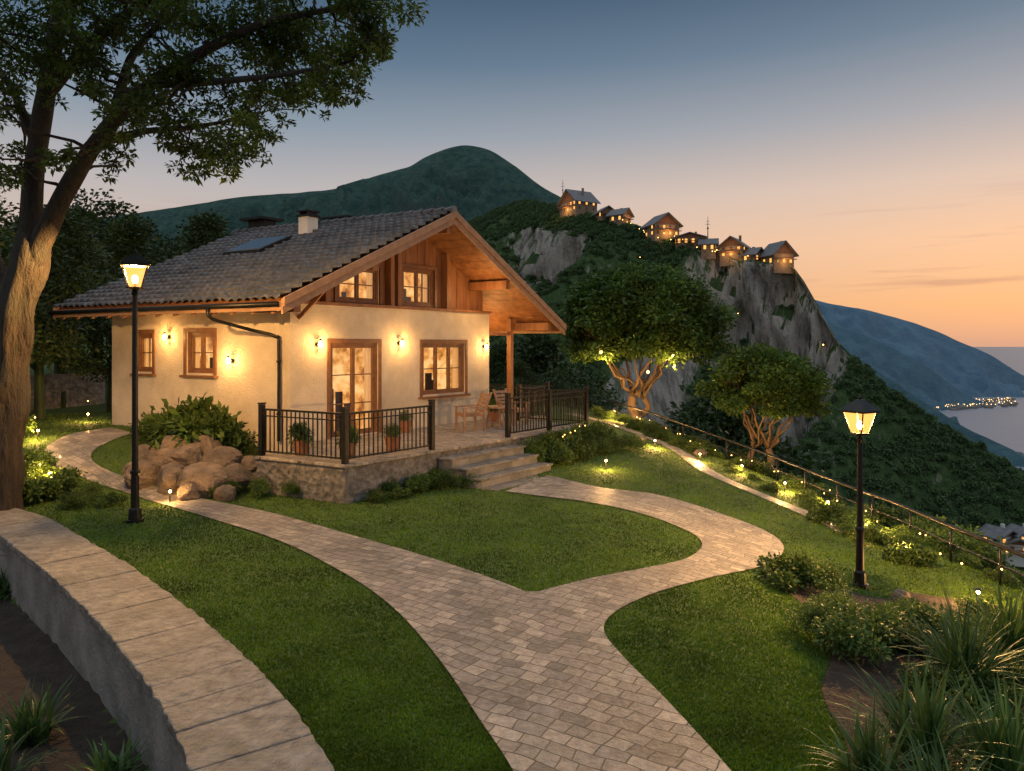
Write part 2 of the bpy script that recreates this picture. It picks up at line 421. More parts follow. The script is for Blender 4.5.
hb(mb,S0-.045,S0-.005,T0+.01,T1_-.01,ZL-.22,ZL-.03); hb(mb,S1+.005,S1+.045,T0+.01,T1_-.01,ZR-.22,ZR-.03)
mb.obj('barge_boards',[M['woodl']],house,bevel=.006)
for nm,sa,sb in (('roof_tiles',S0-.06,SA+.02),('roof_tiles',S1+.06,SA-.02)):
    rows=20; tw=.24; nc=int((T1_-T0+.0)/tw)
    ts=np.linspace(T0-.0,T1_+.02,nc*10+1); V=[]
    for r in range(rows):
        for q in (0,.0001,.5,.999):
            fr=(r+q)/rows; s_=sa+(sb-sa)*fr
            zz=zr(s_)+.085*(1-q)+.01 - (.05 if q==0 else 0)
            ph=(ts-T0)/tw*2*np.pi
            jit=np.array([noise.noise(Vector((math.floor((t-T0)/tw)*3.1,r*2.7,0)))*.035 for t in ts])
            zw=.065*np.abs(np.cos(ph/2))**.8
            V.append(np.stack([WO.x+gd.x*s_+rd.x*ts,WO.y+gd.y*s_+rd.y*ts,zz+zw+jit],-1))
    V=np.array(V); np_mesh(nm,V.reshape(-1,3),grid_faces(V.shape[0],V.shape[1]),M['tile'],False,house)
mb=MB()
t=T0-.05
while t<T1_:
    mb.tube([H(SA,t,ZA+.08),H(SA,t+.36,ZA+.055)],[.14,.11],10); t+=.33
mb.obj('ridge_tiles',[M['tile']],house)
mb=MB()
mb.tube([H(S0-.11,T0+.02,ZL-.08),H(S0-.11,T1_,ZL-.1)],.055,8)
mb.tube(catmull([H(S0-.11,.9,ZL-.12),H(S0-.05,.85,ZL-.35),H(-.45,.7,3.35),H(-.12,.32,3.2),H(-.09,.25,2.95),H(-.09,.25,.8)],5),.04,8)
for z in (1.4,2.6): mb.tube([H(-.09,.25,z),H(-.09,.25,z+.05)],.055,8)
mb.obj('gutter_and_downspout',[M['metal']],house,smooth=True)
mb=MB()
def rp(px,py,s):
    k=(px-512)/F; b0=WO+gd*s
    return (k*b0.y-b0.x)/(rd.x-k*rd.y)
t=rp(309,230,3.2); 
hb(mb,3.0,3.35,t-.17,t+.17,zr(3.0)-.1,6.62,0); hb(mb,2.96,3.39,t-.21,t+.21,6.622,6.68,1)
for a in(-.14,.14):
    hb(mb,3.02,3.33,t+a-.02,t+a+.02,6.682,6.76,1)
hb(mb,2.96,3.39,t-.21,t+.21,6.762,6.8,1)
t=rp(262,235,4.4); hb(mb,4.2,4.6,t-.35,t+.35,5.8,6.95,1); hb(mb,4.0,4.8,t-.5,t+.5,6.952,7.03,1)
t=rp(340,228,4.5); hb(mb,4.35,4.65,t-.45,t+.45,5.8,6.78,1); hb(mb,4.25,4.75,t-.55,t+.55,6.782,6.83,1)
mb.obj('chimneys',[M['white'],M['metal']],house)
def roofpt(s,t,dz): return H(s,t,zr(s)+dz)
mb=MB()
for k,(sa,sb,ta,tb,dz,mi) in enumerate(((1.7,2.7,3.1,4.5,.2,0),(1.77,2.63,3.17,4.43,.215,1))):
    A=[roofpt(sa,ta,.03),roofpt(sb,ta,.03),roofpt(sb,tb,.03),roofpt(sa,tb,.03)]
    mb.prism(A,[p+Vector((0,0,dz-.03)) for p in A],mi)
gm,nt_,pp=new_mat('skylight_glass'); pp.inputs['Base Color'].default_value=(.10,.13,.17,1); pp.inputs['Roughness'].default_value=.12; pp.inputs['Metallic'].default_value=.4
mb.obj('skylight',[M['metal'],gm],house)

fr=MB(); gl=MB(); rm=MB(); cu=MB(); dk=MB()
def window(ax,a0,a1,z0,z1,t,nx,ny,sill=True,curt=True):
    def B(mb,p0,p1,d0,d1,q0,q1,mi=0):
        if ax=='g': hb(mb,p0,p1,t+d0,t+d1,q0,q1,mi)
        else: hb(mb,t+d0,t+d1,p0,p1,q0,q1,mi)
    fw=.075
    B(fr,a0,a0+fw,.03,.14,z0,z1);B(fr,a1-fw,a1,.03,.14,z0,z1)
    B(fr,a0+fw,a1-fw,.03,.14,z1-fw,z1);B(fr,a0+fw,a1-fw,.03,.14,z0,z0+fw)
    B(fr,a0-.09,a0-.002,-.03,.02,z0-.05,z1+.1);B(fr,a1+.002,a1+.09,-.03,.02,z0-.05,z1+.1)
    B(fr,a0-.002,a1+.002,-.03,.02,z1+.002,z1+.1)
    if sill: B(fr,a0-.14,a1+.14,-.1,.02,z0-.11,z0-.052)
    w=(a1-a0-2*fw)/nx
    for i in range(nx):
        p0=a0+fw+i*w; p1=p0+w
        B(fr,p0+.002,p0+.05,.05,.11,z0+fw,z1-fw);B(fr,p1-.05,p1-.002,.05,.11,z0+fw,z1-fw)
        B(fr,p0+.05,p1-.05,.05,.11,z1-fw-.05,z1-fw);B(fr,p0+.05,p1-.05,.05,.11,z0+fw,z0+fw+.05)
        for j in range(1,ny):
            zz=z0+fw+(z1-z0-2*fw)*j/ny; B(fr,p0+.05,p1-.05,.065,.095,zz-.014,zz+.014)
    B(gl,a0+fw,a1-fw,.078,.082,z0+fw,z1-fw)
    ex=.35 if t else .6
    B(rm,a0-ex,a1+ex,.75,.77,z0-.5 if not t else z0-.1,z1+(.1 if t else .5))
    if curt:
        wv=.13*(a1-a0)
        for (c0,c1) in ((a0+.04,a0+.04+wv),(a1-.04-wv,a1-.04)):
            for k in range(5):
                q0=c0+(c1-c0)*k/5; q1=c0+(c1-c0)*(k+1)/5; o=.01*(k%2)
                B(cu,q0,q1,.2+o*2,.215+o*2,z0+.02,z1-.02)
    for k in range(4):
        c=random.uniform(a0+.2,a1-.2); wv=random.uniform(.05,.14); B(dk,c-wv,c+wv,.45+.05*k,.48+.05*k,z0-.2,z0+random.uniform(.2,.55)*(z1-z0))
    B(dk,a0+.3,a0+.55,.68,.70,z0+.6*(z1-z0),z0+.8*(z1-z0))
window('g',*opsG[0],0,2,3,False); window('g',*opsG[1],0,3,2)
window('g',*upw[0],.2,2,2,True); window('g',*upw[1],.2,2,2,True)
window('l',*opsL[0],0,2,2); window('l',*opsL[1],0,1,2)
fr.obj('window_frames',[M['frame']],house,bevel=.004); gl.obj('window_glass',[M['glass']],house)
rm.obj('lit_rooms',[M['room']],house); cu.obj('curtains',[M['glowing_curtain']],house); dk.obj('furniture_inside',[M['dark']],house)

WARM=(1,.52,.16)
def plight(name,loc,e,r=.04,col=WARM,parent=None):
    l=D2.lights.new(name,'POINT'); l.energy=e; l.color=col; l.shadow_soft_size=r
    o=D2.objects.new(name,l); o.location=loc; COL.objects.link(o); o.parent=parent; return o
mb=MB()
def sconce(p,out):
    p=Vector(p)
    mb.tube([p,p+out*.06],.05,8,0); mb.tube([p+out*.03,p+out*.1+Vector((0,0,.03))],.012,6,0)
    c=p+out*.12
    mb.tube([c+Vector((0,0,-.10)),c+Vector((0,0,-.085))],[.03,.045],8,0); mb.tube([c+Vector((0,0,.085)),c+Vector((0,0,.13))],[.06,.01],8,0)
    mb.ball(c,.05,1,sc=(1,1,1.5)); plight('sconce_light',c+out*.13,30,.05,parent=house)
og=Vector((rd.x,rd.y,0))*-1
ol=Vector((gd.x,gd.y,0))*-1
for s_,z in ((.72,3.02),(3.3,3.05),(6.72,2.95)): sconce(H(s_,-.001,z),og)
for t,z in ((4.15,3.2),(1.85,2.62)): sconce(H(-.001,t,z),ol)
mb.obj('wall_lamps',[M['metal'],M['bulb']],house)
plight('porch_light',H(7.8,.9,3.0),80,.08,parent=house)
plight('porch_light',H(5.8,-.7,4.4),30,.08,parent=house)

deck=empty('terrace')
mb=MB()
E0=-3.31; SL=-1.64; SR=6.96
hb(mb,SL,SR,E0,-1.0,-.8,DK-.06,0); hb(mb,0.001,8.6,-.998,-.002,-.8,DK-.06,0)
hb(mb,7.002,8.6,-.0,4,-.8,DK-.06,0)
mb.obj('stone_base',[M['dstone']],deck)
mb=MB()
hb(mb,SL-.04,SR+.04,E0-.04,-1.0,DK-.058,DK); hb(mb,0.001,8.64,-.998,-.002,DK-.058,DK); hb(mb,7.002,8.64,0,4,DK-.058,DK)
mb.obj('paved_floor',[M['pave']],deck,bevel=.01)
mb=MB()
for i in range(4):
    z1=DK-.185*(i+1)+.02; hb(mb,.8-.0,3.3,E0-.36*(i+1)-.04,E0-.36*i-.045,-.6,z1-.05,0); hb(mb,.77,3.33,E0-.36*(i+1)-.07,E0-.36*i-.045,z1-.048,z1,1)
mb.obj('steps',[M['concrete'],M['slab']],deck,bevel=.012)
mb=MB()
def rail(p0,p1,ends=(1,1),h=.95):
    d=p1-p0; n=int(d.length/.11); u=d.normalized(); sd=Vector((-u.y,u.x,0))
    for k,e in enumerate(ends):
        if e:
            p=p0 if k==0 else p1
            mb.box(p+Vector((0,0,h/2+.05)),u*.05,sd*.05,Vector((0,0,h/2+.05)));mb.box(p+Vector((0,0,h+.12)),u*.06,sd*.06,Vector((0,0,.015)))
    a=p0+u*.05; b_=p1-u*.05; c=(a+b_)/2; hl=(b_-a).length/2
    mb.box(c+Vector((0,0,h)),u*hl,sd*.028,Vector((0,0,.02)));mb.box(c+Vector((0,0,.1)),u*hl,sd*.02,Vector((0,0,.015)))
    mb.box(c+Vector((0,0,h-.13)),u*hl,sd*.016,Vector((0,0,.012)))
    for i in range(1,n):
        q=p0+u*(d.length*i/n); mb.box(q+Vector((0,0,(h+.05)/2)),u*.01,sd*.01,Vector((0,0,(h-.1)/2)))
zz=DK
rail(H(SL+.08,-1.05,zz),H(SL+.08,E0+.08,zz)); rail(H(SL+.08,E0+.08,zz),H(.75,E0+.08,zz),(0,1))
rail(H(3.36,E0+.08,zz),H(5.1,E0+.08,zz)); rail(H(5.1,E0+.08,zz),H(SR-.06,E0+.08,zz),(0,1)); rail(H(SR-.06,E0+.08,zz),H(SR-.06,-1.1,zz),(0,1))
rail(H(SR-.06,-1.1,zz),H(8.5,-1.0,zz),(0,1)); rail(H(8.5,-1.0,zz),H(8.5,3.8,zz),(0,1))
mb.obj('railing',[M['metal']],deck)

def chair(loc,rot,name='garden_chair'):
    mb=MB(); c,s_=math.cos(rot),math.sin(rot)
    R=lambda x,y,z: Vector((loc.x+c*x-s_*y,loc.y+s_*x+c*y,loc.z+z))
    def bx(x0,x1,y0,y1,z0,z1,sh=0):
        mb.prism([R(x0,y0,z0),R(x1,y0,z0),R(x1,y1,z0),R(x0,y1,z0)],[R(x0,y0+sh,z1),R(x1,y0+sh,z1),R(x1,y1+sh,z1),R(x0,y1+sh,z1)])
    for x in(-.3,.25):
        bx(x,x+.05,-.3,-.25,0,.6); bx(x,x+.05,.25,.3,0,.42); bx(x,x+.05,.25,.3,.42,1.0,.22)
        bx(x-.01,x+.06,-.34,.34,.602,.63)
    for k in range(6): bx(-.24,.24,-.3+k*.095,-.225+k*.095,.38+.0,.405)
    for k in range(5):
        z=.48+k*.1; sh=(z-.42)*.38; bx(-.25,.25,.245+sh,.262+sh,z,z+.07,.026)
    bx(-.22,.22,-.28,.24,.407,.47)
    return mb.obj(name,[M['woodl']])
chair(H(4.2,-1.5,DK),-1.1); chair(H(5.9,-1.6,DK),.9)
mb=MB(); tp=H(5.0,-1.7,DK)
mb.tube([tp+Vector((0,0,.55)),tp+Vector((0,0,.59))],.36,20)
for a in range(4):
    q=Vector((math.cos(a*1.57+.4)*.28,math.sin(a*1.57+.4)*.28,0)); mb.tube([tp+q,tp+q*.7+Vector((0,0,.55))],.02,6)
mb.tube([tp+Vector((.1,0,.592)),tp+Vector((.1,0,.72))],[.05,.07],10)
mb.obj('garden_table',[M['woodl']])

# ------------------------------------------------------------ street lamps
def lamp(base,ht,sc,energy):
    root=empty('street_lamp'); mb=MB(); b=Vector(base); zt=ht-.62*sc
    Z=lambda z: b+Vector((0,0,z))
    mb.tube([Z(-.1),Z(.05),Z(.06),Z(.22),Z(.25),Z(.8),Z(.82),Z(.86),Z(.88),Z(zt)],[.13*sc,.13*sc,.1*sc,.09*sc,.065*sc,.06*sc,.075*sc,.075*sc,.05*sc,.04*sc],12)
    mb.tube([Z(zt-.12),Z(zt-.08),Z(zt-.04),Z(zt)],[.035*sc,.06*sc,.04*sc,.09*sc],12)
    w0,w1,h=.09*sc,.17*sc,.34*sc
    mb.box(Z(zt+.012),(w0+.01,0,0),(0,w0+.01,0),(0,0,.012))
    cs=[(-1,-1),(1,-1),(1,1),(-1,1)]
    rz=.5; cs=[(math.cos(rz)*x-math.sin(rz)*y,math.sin(rz)*x+math.cos(rz)*y) for x,y in cs]
    mb.prism([Z(zt+h+.015)+Vector((x*(w1+.03),y*(w1+.03),0)) for x,y in cs],[Z(zt+h+.045)+Vector((x*(w1+.03),y*(w1+.03),0)) for x,y in cs])
    for x,y in cs: mb.tube([Z(zt+.02)+Vector((x*w0,y*w0,0)),Z(zt+h+.012)+Vector((x*w1,y*w1,0))],.012*sc,4)
    rb=[Z(zt+h+.047)+Vector((x*(w1+.05),y*(w1+.05),0)) for x,y in cs]; rt=[Z(zt+h+.05+.17*sc)+Vector((x*.04*sc,y*.04*sc,0)) for x,y in cs]
    mb.prism(rb,rt); mb.ball(Z(zt+h+.25*sc),.03*sc); mb.tube([Z(zt+h+.2*sc),Z(zt+h+.33*sc)],[.03*sc,.005],6)
    mb.tube([Z(zt+.02),Z(zt+.1*sc)],.02*sc,6)
    mb.obj('post_and_frame',[M['metal']],root)
    g_=MB()
    for i in range(4):
        a,c=cs[i],cs[(i+1)%4]
        g_.add([Z(zt+.03)+Vector((a[0]*w0,a[1]*w0,0)),Z(zt+.03)+Vector((c[0]*w0,c[1]*w0,0)),Z(zt+h+.01)+Vector((c[0]*w1,c[1]*w1,0)),Z(zt+h+.01)+Vector((a[0]*w1,a[1]*w1,0))],[[0,1,2,3]])
    g_.obj('glass_panes',[M['lglass']],root)
    bb=MB(); bb.ball(Z(zt+.15*sc),.05*sc,sc=(1,1,1.4)); bb.obj('bulb',[M['bulb']],root)
    plight('lamp_light',Z(zt+.27*sc),energy,.05*sc,parent=root)
lb=G(135,522); lamp(lb,HC+(HOR-250)*lb.y/F-lb.z,1.05,1400)
rb_=G(860,587); lamp(rb_,HC-(396-HOR)*rb_.y/F-rb_.z,.9,1300)

# ------------------------------------------------------------ foliage
def leaves(P,size,nrm=None,asp=.5,up=.3,seed=0):
    r=np.random.default_rng(seed); n=len(P)
    d=r.normal(size=(n,3)); d[:,2]*=.6
    if nrm is not None: d=d*.6+nrm
    d/=np.linalg.norm(d,axis=1,keepdims=True)+1e-9
    nn=r.normal(size=(n,3)); nn[:,2]+=up*3
    sdv=np.cross(d,nn); sdv/=np.linalg.norm(sdv,axis=1,keepdims=True)+1e-9
    s_=size*r.uniform(.6,1.3,(n,1))
    V=np.empty((n,4,3)); V[:,0]=P; V[:,1]=P+d*s_*.5+sdv*s_*asp*.5; V[:,2]=P+d*s_; V[:,3]=P+d*s_*.5-sdv*s_*asp*.5
    V[:,2,2]-=s_[:,0]*.12
    return V.reshape(-1,3)
def clump_pts(c,r,n,rg,flat=1):
    d=rg.normal(size=(n,3)); d/=np.linalg.norm(d,axis=1,keepdims=True)
    rad=rg.random(n)**.45
    ph=rg.uniform(0,6,3)
    lump=1+.28*np.sin(d[:,0]*4+ph[0])*np.sin(d[:,1]*4+ph[1])+.15*np.sin(d[:,2]*6+ph[2])
    P=d*(rad*lump*r)[:,None]; P[:,2]*=flat
    return np.asarray(c)+P, d
def branch(mb,a,b,r0,r1,rg,n=6,wig=.12,sag=0):
    a=Vector(a);b=Vector(b); L_=(b-a).length; pts=[];rs=[]
    for i in range(n+1):
        t=i/n; p=a.lerp(b,t)
        if 0<i<n: p+=Vector(rg.normal(0,wig*L_/n,3))
        p.z+=sag*L_*math.sin(math.pi*t)
        pts.append(p); rs.append(r0+(r1-r0)*t)
    mb.tube(pts,rs,6,wob=.15); return pts

def umbrella_tree(name,base,trunks,cc,rx,rz,nclump,nleaf,seed,leaf=.15,cr=.85):
    rg=np.random.default_rng(seed); root=empty(name); mb=MB(); P=[];Dn=[]
    cc=Vector(cc); forks=[]
    for tb,tt,r in trunks:
        pts=[Vector(tb)+Vector((0,0,-.4)),Vector(tb),Vector(tb).lerp(Vector(tt),.35)+Vector(rg.normal(0,.07,3)),Vector(tb).lerp(Vector(tt),.7)+Vector(rg.normal(0,.07,3)),Vector(tt)]
        mb.tube(catmull(pts,4),np.interp(np.linspace(0,1,17),[0,.25,.4,1],[r*1.6,r*1.3,r,r*.75]),10,wob=.25)
        forks.append((Vector(tt),r*.6))
    limbs=[]
    for i in range(13):
        f,r=forks[i%len(forks)]
        a=2*math.pi*i/13+rg.uniform(-.2,.2); rr=rx*rg.uniform(.35,.7)
        e=cc+Vector((math.cos(a)*rr,math.sin(a)*rr,rz*rg.uniform(-.35,.1)))
        pts=branch(mb,f,e,r*.7,r*.2,rg,7,.22,-.06); limbs+= pts[3:]
    for i in range(nclump):
        z=rg.uniform(-.42,1); a=rg.uniform(0,2*math.pi); hr=math.sqrt(max(0,1-max(z,0)**2))*rg.uniform(.45,1.0)**.5
        if z<0: hr*=rg.uniform(.6,1)
        c=cc+Vector((math.cos(a)*rx*hr,math.sin(a)*rx*hr,rz*z*.92))
        l=min(limbs,key=lambda q:(q-c).length); branch(mb,l,c,r*.14,.012,rg,4,.15)
        q,d=clump_pts(c,cr*rg.uniform(.55,1.05),nleaf,rg,.6); P.append(q); Dn.append(d)
    P=np.concatenate(P);Dn=np.concatenate(Dn)
    mb.obj('trunk_and_limbs',[M['barkU']],root,smooth=True)
    V=leaves(P,leaf,Dn*.8,.6,.4,seed); np_mesh('foliage',V,np.arange(len(V)).reshape(-1,4),M['leafU'],parent=root)
    return root
tb=Vector((4.62,27,T1(4.62,27)))
umbrella_tree('umbrella_tree',tb,[(tb,tb+Vector((.05,0,1.3)),.19),(tb+Vector((.2,.1,0)),tb+Vector((.5,.1,1.2)),.13)],U(638,330,27.5),3.1,2.35,170,420,3,.16,cr=.8)
t2=Vector((8.1,22,T1(8.1,22)))
umbrella_tree('umbrella_tree',t2,[(t2,t2+Vector((-.05,0,1.2)),.13),(t2+Vector((-.75,.2,0.1)),t2+Vector((-.45,.2,1.2)),.1)],U(764,392,22),1.7,1.3,95,340,4,.125,.52)

root=empty('overhanging_tree'); mb=MB(); rg=np.random.default_rng(11); P=[];Dn=[];nodes=[]
def limb(lst,r0,r1,n=10,wob=.2):
    pts=catmull([U(*q) for q in lst],5); mb.tube(pts,np.linspace(r0,r1,len(pts)),n,wob=wob); nodes.extend([(p,r0+(r1-r0)*i/len(pts)) for i,p in enumerate(pts)])
limb([(-6,560,12.2),(-2,490,12.2),(4,410,12.2),(15,330,12.1),(27,262,12),(34,235,12)],.36,.22,20,.5)
limb([(28,270,12),(32,200,12),(40,130,11.8),(52,60,11.6),(62,-10,11.5),(70,-90,11.3)],.18,.10,10)
limb([(32,262,12),(52,218,11.8),(78,170,11.5),(112,122,11.2),(150,85,11),(205,50,10.8),(270,22,10.6),(340,8,10.4)],.18,.035,10)
limb([(8,300,12.3),(-15,240,12.5),(-40,150,12.6),(-60,40,12.6)],.17,.1)
limb([(95,145,11.4),(140,132,11.3),(185,128,11.2),(235,120,11.1)],.07,.02)
limb([(150,85,11),(210,82,10.6),(280,75,10.4),(350,62,10.2)],.07,.02)
limb([(46,95,11.7),(90,45,11.4),(140,5,11.1),(200,-30,11),(280,-50,10.8)],.11,.04)
limb([(38,150,11.9),(15,95,12),(-10,55,12)],.09,.03)
limb([(112,122,11.2),(130,60,11.8),(160,20,12.2),(180,-30,12.5)],.08,.03)
CL=[(345,20,36),(300,12,40),(260,30,36),(372,45,20),(350,58,24),(318,72,24),(290,92,20),(380,38,16),(270,60,28),(225,40,38),(180,20,42),(140,10,40),(100,15,40),(65,20,36),
(235,105,24),(205,130,26),(240,140,22),(190,150,18),(222,155,16),(170,115,22),(255,128,16),(150,95,20),(115,150,14),(128,118,16),(100,85,18),(15,30,32),(30,70,22),(-15,90,34),(8,110,18),(-20,20,45),
(320,-20,40),(250,-30,45),(180,-40,45),(110,-40,45),(50,-45,45),(-10,-50,50),(355,-5,22),(200,75,20),(165,60,24),(90,50,22),(300,50,22),(250,-80,50),(150,-90,55),(60,-100,55),(325,100,11),(262,100,15),(385,50,9),(60,155,8),(20,160,12),(-30,160,30)]
for px,py,r in CL:
    for k in range(3):
        Yd=11.3+rg.uniform(-1.6,1.6); c=U(px+rg.normal(0,r*.4),py+rg.normal(0,r*.35),Yd); R=r*Yd/F
        l,lr=min(nodes,key=lambda q:(q[0]-c).length)
        pts=branch(mb,l,c,min(.035,lr*.5),.008,rg,5,.2)
        for e in range(4):
            c2=c+Vector(rg.normal(0,R*.6,3)); branch(mb,c,c2,.01,.004,rg,3,.2)
            q,d=clump_pts(c2,R*.52,int((260*(r/30)**1.5+50)*.3),rg,.45); P.append(q);Dn.append(d)
P=np.concatenate(P);Dn=np.concatenate(Dn)
mb.obj('trunk_and_limbs',[M['bark']],root,smooth=True)
V=leaves(P,.10,Dn*.7,.42,.5,5); np_mesh('foliage',V,np.arange(len(V)).reshape(-1,4),M['leafT'],parent=root)

def shrub_mesh(name,seed,n,leaf,mat,flat=.75,asp=.5):
    rg=np.random.default_rng(seed); P=[];Dn=[]
    for k in range(16):
        a=rg.uniform(0,6.28); rr=rg.uniform(0,.62)
        q,d=clump_pts((math.cos(a)*rr,math.sin(a)*rr,.25+rg.uniform(0,.42)*(1-rr)),rg.uniform(.18,.32),n//16,rg,flat); P.append(q);Dn.append(d)
    P=np.concatenate(P);Dn=np.concatenate(Dn); P[:,2]=np.abs(P[:,2])
    V=leaves(P,leaf,Dn,asp,.3,seed); return np_mesh(name,V,np.arange(len(V)).reshape(-1,4),mat,link=False)
SH=[shrub_mesh('shrub_a',1,3200,.075,M['leafS']),shrub_mesh('shrub_b',2,2600,.10,M['leafS'],.8,.6),shrub_mesh('shrub_c',3,3600,.06,M['leafS'])]
SB=shrub_mesh('broadleaf',4,1100,.22,M['leafS'],1.0,.4)
def place(me,name,loc,sc,zs=None):
    o=D2.objects.new(name,me); o.location=loc; o.scale=(sc,sc,zs or sc); o.rotation_euler[2]=random.uniform(0,6.28); COL.objects.link(o); return o
def shrub(px,py,sc,k=None,zs=None,name='shrub'):
    p=G(px,py); return place(SH[random.randrange(3)] if k is None else (SB if k==9 else SH[k]),name,p,sc,zs)
for a in [(30,480,.8),(10,478,1.0),(62,492,.65),(90,500,.5),(45,500,.6),(75,508,.45),(20,505,.7),(8,415,.9),(22,398,1.0),(5,440,1.0),(112,506,.35),
          (225,497,.5),(260,497,.5),(292,497,.45),(240,488,.5),
          (388,494,.42),(415,492,.5),(445,489,.5),(470,487,.4),(430,484,.5),
          (800,590,.62),(785,580,.5),(825,598,.6),(820,640,.55),(850,655,.7),(880,650,.65),(835,625,.5),(905,640,.6),(850,535,.5),(832,525,.6),(870,545,.5)]:
    shrub(*a)
for a in [(195,448,1.05),(172,446,.85),(218,448,.8),(150,440,.6),(235,452,.6)]: shrub(a[0],a[1],a[2],9,a[2]*1.3)
for i in range(11):
    s_=3.6+i*.33; p=H(s_,E0-.45-.12*math.sin(i*1.7),0); p.z=T1(p.x,p.y); place(SH[i%3],'shrub',p,.55+.08*math.sin(i*2),.95)
for i in range(7):
    p=H(3.9+i*.6,E0-1.05,0); p.z=T1(p.x,p.y); place(SH[i%3],'shrub',p,.5,.6)
for i in range(5):
    p=H(-1.2+i*.5,E0-.35,0); p.z=T1(p.x,p.y); place(SH[i%3],'shrub',p,.36)
for i in range(85):
    y=random.uniform(8.5,27); x=float(np.interp(y,YE,XE))+random.uniform(-.7,1.3); 
    place(SH[i%3],'shrub',(x,y,T1(x,y)-.05),random.uniform(.25,.6))
for i in range(60):
    y=random.uniform(9,34); x=float(np.interp(y,YE,XE))+random.uniform(1.5,6); 
    place(SH[i%3],'shrub',(x,y,T1(x,y)-.1),random.uniform(.7,1.3))
for i in range(40):
    y=random.uniform(5.4,10.5); x=random.uniform(.53,.8)*y
    if pip(np.array([x]),np.array([y]),bed_poly)[0]: place(SH[i%3],'shrub',(x,y,T1(x,y)-.05),random.uniform(.25,.5))
for (s_,t_,sc_) in ((-1.1,-1.6,.34),(-.9,-2.6,.3),(.2,-2.7,.3),(3.0,-.5,.28),(6.4,-.6,.34)):
    root=empty('potted_plant'); p=H(s_,t_,DK); mb=MB(); mb.tube([p,p+Vector((0,0,.26)),p+Vector((0,0,.3))],[.12,.17,.185],14); mb.obj('pot',[M['terra']],root,smooth=False)
    o=place(SB if s_<0 else SH[0],'plant',p+Vector((0,0,.26)),sc_,sc_*1.5); o.parent=root
mb=MB(); a=U(28,400,23); b_=U(100,392,25)
for k in range(9):
    p=a.lerp(b_,k/9); q=a.lerp(b_,(k+1)/9-.004); z=T1(p.x,p.y); hh=1.15+random.uniform(-.02,.02)
    mb.prism([Vector((p.x,p.y,z-.6)),Vector((q.x,q.y,z-.6)),Vector((q.x,q.y+.35,z-.6)),Vector((p.x,p.y+.35,z-.6))],[Vector((p.x,p.y,z+hh)),Vector((q.x,q.y,z+hh)),Vector((q.x,q.y+.35,z+hh)),Vector((p.x,p.y+.35,z+hh))])
mb.obj('stone_wall',[M['dstone']],bevel=.02)

def sword(name,loc,n,Ln,w,seed):
    rg=np.random.default_rng(seed); V=[];Fc=[]; K=7
    for i in range(n):
        a=rg.uniform(0,6.28); tilt=rg.uniform(.1,1.15); l=Ln*rg.uniform(.6,1.1); ww=w*rg.uniform(.7,1.2)
        b0=Vector((rg.normal(0,.07),rg.normal(0,.07),0)); o=len(V); d=Vector((math.cos(a),math.sin(a),0)); sd=Vector((-d.y,d.x,0)); p=b0.copy()
        for k in range(K+1):
            t=k/K; th=tilt*.5+t*tilt*1.15
            if k: p=p+(d*math.sin(th)+Vector((0,0,math.cos(th))))*(l/K)
            q=ww*(1-t**2.2)*(.6+.8*min(t*3,1)*.5)
            fold=Vector((0,0,q*.4))
            V+= [tuple(p-sd*q+fold),tuple(p),tuple(p+sd*q+fold)]
        for k in range(K):
            c=o+k*3; Fc+= [[c,c+1,c+4,c+3],[c+1,c+2,c+5,c+4]]
    ob=np_mesh(name,np.array(V),np.array(Fc),M['blade2'],True); ob.location=loc; return ob
for k,(px,py,n,l) in enumerate([(965,690,150,1.0),(1010,660,120,.9),(925,770,140,.85),(1005,790,130,.9),(870,790,90,.6),(950,850,110,.7),(30,745,80,.6),(110,790,70,.45),(-10,800,80,.6),(0,600,80,.5),(20,560,60,.4)]):
    sword('sword_leaf_plant',G(px,py),n,l,.016 if px>500 else .02,20+k)

def rock(name,c,r,seed,sc=(1,1,.75)):
    mb=MB(); mb.ball((0,0,0),1,n=26,mz=18)
    rr=random.Random(seed); planes=[(Vector((rr.gauss(0,1),rr.gauss(0,1),rr.gauss(0,.8))).normalized(),rr.uniform(.62,.92)) for _ in range(9)]
    V=[]
    for v in mb.v:
        v=Vector(v); q=v+Vector((seed*7.3,0,0))
        d=1.05
        for pn,pd in planes:
            dt_=v.dot(pn)
            if dt_>0: d=min(d,pd/dt_)
        d=d*(1+.06*noise.fractal(q*1.5,1,2,3)+.04*noise.fractal(q*6,1,2,3))
        V.append((v.x*d*r*sc[0],v.y*d*r*sc[1],v.z*d*r*sc[2]))
    mb.v=V; o=mb.obj(name,[M['rock']],smooth=False); o.location=c; o.rotation_euler=(0,0,seed); return o
for i,(px,py,r) in enumerate([(146,484,.34),(172,491,.36),(204,494,.42),(238,490,.36),(158,470,.36),(188,474,.42),(222,474,.40),(252,474,.32),(146,462,.26),(262,488,.24),(136,476,.22),(206,460,.36),(174,458,.34),(190,499,.22),(226,500,.2)]):
    p=G(px,py); rock('boulder',p+Vector((0,0,r*.5)),r*1.05,i+1,(1.15,.95,.9))
for i,(px,py,r) in enumerate([(700,455,.2),(735,462,.3),(640,440,.2),(900,600,.15)]):
    p=G(px,py); rock('boulder',p+Vector((0,0,r*.2)),r,i+20)

fence=empty('safety_railing'); mb=MB()
ry=list(np.linspace(7.5,27,34)); pts=[]
for y in ry:
    x=float(np.interp(y,YE,XE))+.25; pts.append(Vector((x,y,T1(x,y)+.62)))
sm=catmull(pts,3); mb.tube(sm,.035,8); mb.tube([p-Vector((0,0,.3)) for p in sm],.014,6)
for i,p in enumerate(pts):
    if i%2==0: mb.tube([p-Vector((0,0,.8)),p],.022,6)
mb.obj('rail_and_posts',[M['metal']],fence,smooth=True)

